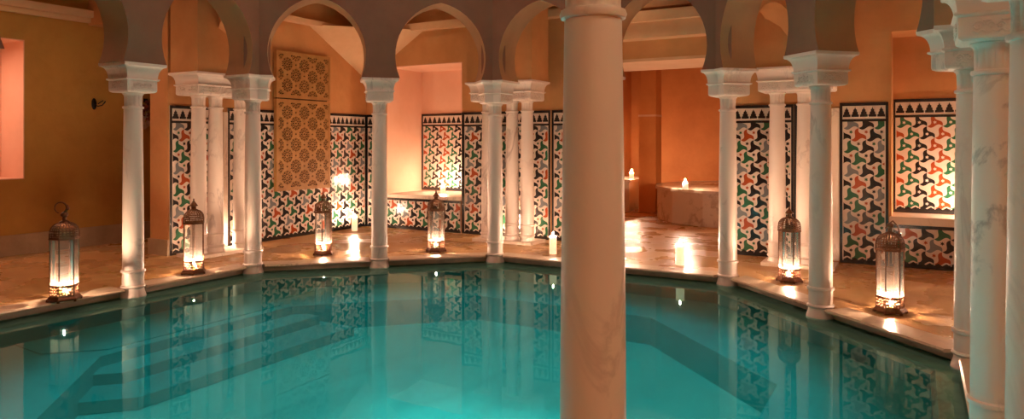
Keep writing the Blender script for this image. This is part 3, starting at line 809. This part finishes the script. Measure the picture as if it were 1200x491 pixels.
# ------------------------------------------------------------------ alcove furniture
t = thing('marble_bench', 'large round-cornered marble bench in the back alcove', 'bench', (.62, 10.05, DECK))
bm = bmesh.new(); N = 16
def poly16(r, z): return [(r*math.cos(2*PI*k/N+.1), r*math.sin(2*PI*k/N+.1), z) for k in range(N)]
rings(bm, [poly16(1.93, 0), poly16(1.93, .585)]); obj('bench_body', bm, M_bench, t)
bm = bmesh.new(); rings(bm, [poly16(1.94, .586), poly16(1.965, .592), poly16(1.965, .64), poly16(1.95, .65)]); obj('bench_top', bm, M_bench, t)
t = thing('stone_counter', 'low stone counter at the left of the alcove holding a candle', 'counter', (-2.42, 10.95, DECK))
bm = bmesh.new(); box(bm, -.46, .34, -.7, .7, 0, .63); obj('counter_body', bm, M_bench, t)
bm = bmesh.new(); box(bm, -.46, .38, -.74, .74, .631, .69); bmesh.ops.bevel(bm, geom=bm.edges[:], offset=.008, segments=2, affect='EDGES'); obj('counter_top', bm, M_bench, t)
t = thing('square_pier', 'square terracotta plastered pier standing in the alcove behind the bench', 'pier', (-1.66, 10.42, DECK))
bm = bmesh.new(); box(bm, -.19, .19, -.19, .19, 0, 2.06); obj('pier_body', bm, M_red, t)
bm = bmesh.new(); box(bm, -.20, .20, -.20, .20, 2.061, 2.10); obj('pier_ledge', bm, M_soffit, t)
bm = bmesh.new(); box(bm, -.14, .19, -.19, .19, 2.101, ZT-DECK-.002); obj('pier_upper', bm, M_red, t)

# ------------------------------------------------------------------ things on the left wall
t = thing('wall_hook', 'small black iron hook on the left ochre wall', 'hook', (XL, 1.53, 2.16))
bm = bmesh.new(); rings(bm, [[(x_, .035*s*math.cos(2*PI*k/14), .085*s*math.sin(2*PI*k/14)) for k in range(14)] for x_, s in ((0, 1), (.012, 1), (.022, .6))]); obj('back_plate', bm, M_iron, t, 40)
bm = bmesh.new(); tube(bm, [(.02, 0, -.01), (.07, .02, -.035), (.11, .06, -.02), (.12, .09, .02), (.105, .11, .04)], .009, 6); tube(bm, [(.06, .03, .0), (.09, .06, .035), (.08, .09, .05)], .008, 6); obj('hook_arm', bm, M_iron, t, 60)
t = thing('dried_flower_bunch', 'dark dried flower bunch hanging on the left wall beside the pier', 'dried flowers', (XL, 2.33, 2.05))
bm = bmesh.new()
for i in range(60):
    a = R.uniform(0, 2*PI); rr = .16*math.sqrt(R.random()); c = Vector((.06+R.uniform(-.03, .05), rr*math.cos(a), rr*1.2*math.sin(a)+.05)); s = R.uniform(.018, .035)
    m = bmesh.ops.create_icosphere(bm, subdivisions=1, radius=s, matrix=Matrix.Translation(c) @ Matrix.Diagonal((.7, 1, R.uniform(.6, 1.2), 1)))
obj('flower_heads', bm, M_dry, t)
bm = bmesh.new(); box(bm, .0, .012, -.03, .03, .17, .23); tube(bm, [(.008, 0, .20), (.05, 0, .20), (.06, 0, .14)], .006, 5); obj('hanging_nail', bm, M_iron, t)
bm = bmesh.new()
for i in range(16):
    y = R.uniform(-.10, .14); z = R.uniform(-.28, -.10); l = R.uniform(.08, .14); a = R.uniform(-.6, .6)
    p = [Vector((.05, y, z)), Vector((.075, y+.03+a*.02, z+l*.4)), Vector((.05, y+a*.06, z+l)), Vector((.06, y-.03+a*.02, z+l*.4))]
    v = [bm.verts.new(q) for q in p]; u = [bm.verts.new(q+Vector((-.006, 0, 0))) for q in p]
    bm.faces.new(v); bm.faces.new(u[::-1])
    for j in range(4): bm.faces.new((v[j], v[(j+1) % 4], u[(j+1) % 4], u[j]))
obj('dried_leaves', bm, M_dryleaf, t)

# ------------------------------------------------------------------ lights
def area(name, loc, size, power, col, rot=(0, 0, 0), size_y=None, spread=None):
    l = bpy.data.lights.new(name, 'AREA'); l.energy = power; l.color = col; l.size = size
    if size_y: l.shape = 'RECTANGLE'; l.size_y = size_y
    if spread: l.spread = spread
    o = bpy.data.objects.new(name, l); C.objects.link(o); o.location = loc; o.rotation_euler = rot; return o
WARM = (1, .60, .34)
def ceil_fill(x, y, z, p, col, r=.16):  # added overhead fill light, no fixture modelled
    area('ceiling_fill', (x, y, z), r*2, p, col)
for x, y, p in ((-5.5, -.4, 17), (-4.5, 3.3, 2), (-3.6, 4.6, 2.5), (-.2, 4.6, 3), (3.6, 4.2, 4), (4.5, 1.0, 6), (-6.4, 4.5, 5)):  # added warm fill along the passages
    ceil_fill(x, y, 3.85, p, WARM)
# added fill over the passage behind the camera, brightening the near columns
for x, y, p in ((4.6, -5.6, 38), (.5, -5.9, 20), (4.9, -2.6, 34)):
    ceil_fill(x, y, 3.85, p, (1, .66, .42), .4)
# lamp inside the left window niche
area('niche_light', (XL-.3, -.55, 2.9), .3, 28, (1, .58, .42))
# alcove
area('alcove_light', (1.6, 8.2, 3.8), .6, 34, (1, .42, .15))
# underwater lamps round the near walls of the pool
def pool_lamp(ang, dist, z, p, size=.4, sy=.08, tilt=60, spread=58):
    a = math.radians(ang); x, y = dist*math.cos(a), dist*math.sin(a)
    area('pool_light', (x, y, z), size, p, (.12, 1, .96), (math.radians(tilt), 0, a+PI/2), sy, math.radians(spread))
for a, p in ((-95, 20), (-70, 28), (-48, 34), (-22, 28), (0, 20)):
    pool_lamp(a, 2.42, -.30, p*5.5)
    pool_lamp(a, 3.42, -.12, p*1.6, sy=.05)
# added fill high over the pool: two warm panels and a turquoise spot
for x, y in ((1.0, -1.0), (-1.0, 1.0)):
    ceil_fill(x, y, 5.5, 50, (1, .54, .40), .4)
sp = bpy.data.lights.new('turquoise_fill_spot', 'SPOT'); sp.energy = 720; sp.color = (.04, .95, 1); sp.spot_size = math.radians(62); sp.spot_blend = .35; sp.shadow_soft_size = .15  # added unseen spot, evens out the teal in the pool
so = bpy.data.objects.new('turquoise_fill_spot', sp); C.objects.link(so); so.location = (.1, -.1, 5.5)

w = bpy.data.worlds.new('World'); bpy.context.scene.world = w; w.use_nodes = True
w.node_tree.nodes['Background'].inputs[0].default_value = (.02, .012, .008, 1); w.node_tree.nodes['Background'].inputs[1].default_value = .3

# ------------------------------------------------------------------ camera
cd = bpy.data.cameras.new('camera'); cam = bpy.data.objects.new('camera', cd); C.objects.link(cam)
cd.sensor_width = 36; cd.lens = 831/1200*36; cd.shift_y = -(245.5-166.5)/1200; cd.clip_start = .05
cam.location = CAM; cam.rotation_euler = (PI/2, 0, math.radians(29.8))
sc = bpy.context.scene; sc.camera = cam
sc.view_settings.view_transform = 'Standard'; sc.view_settings.look = 'None'; sc.view_settings.gamma = 1; sc.view_settings.exposure = -.1
sc.cycles.use_denoising = True; sc.cycles.max_bounces = 8; sc.cycles.transparent_max_bounces = 16
sc.cycles.caustics_reflective = False; sc.cycles.sample_clamp_indirect = 6
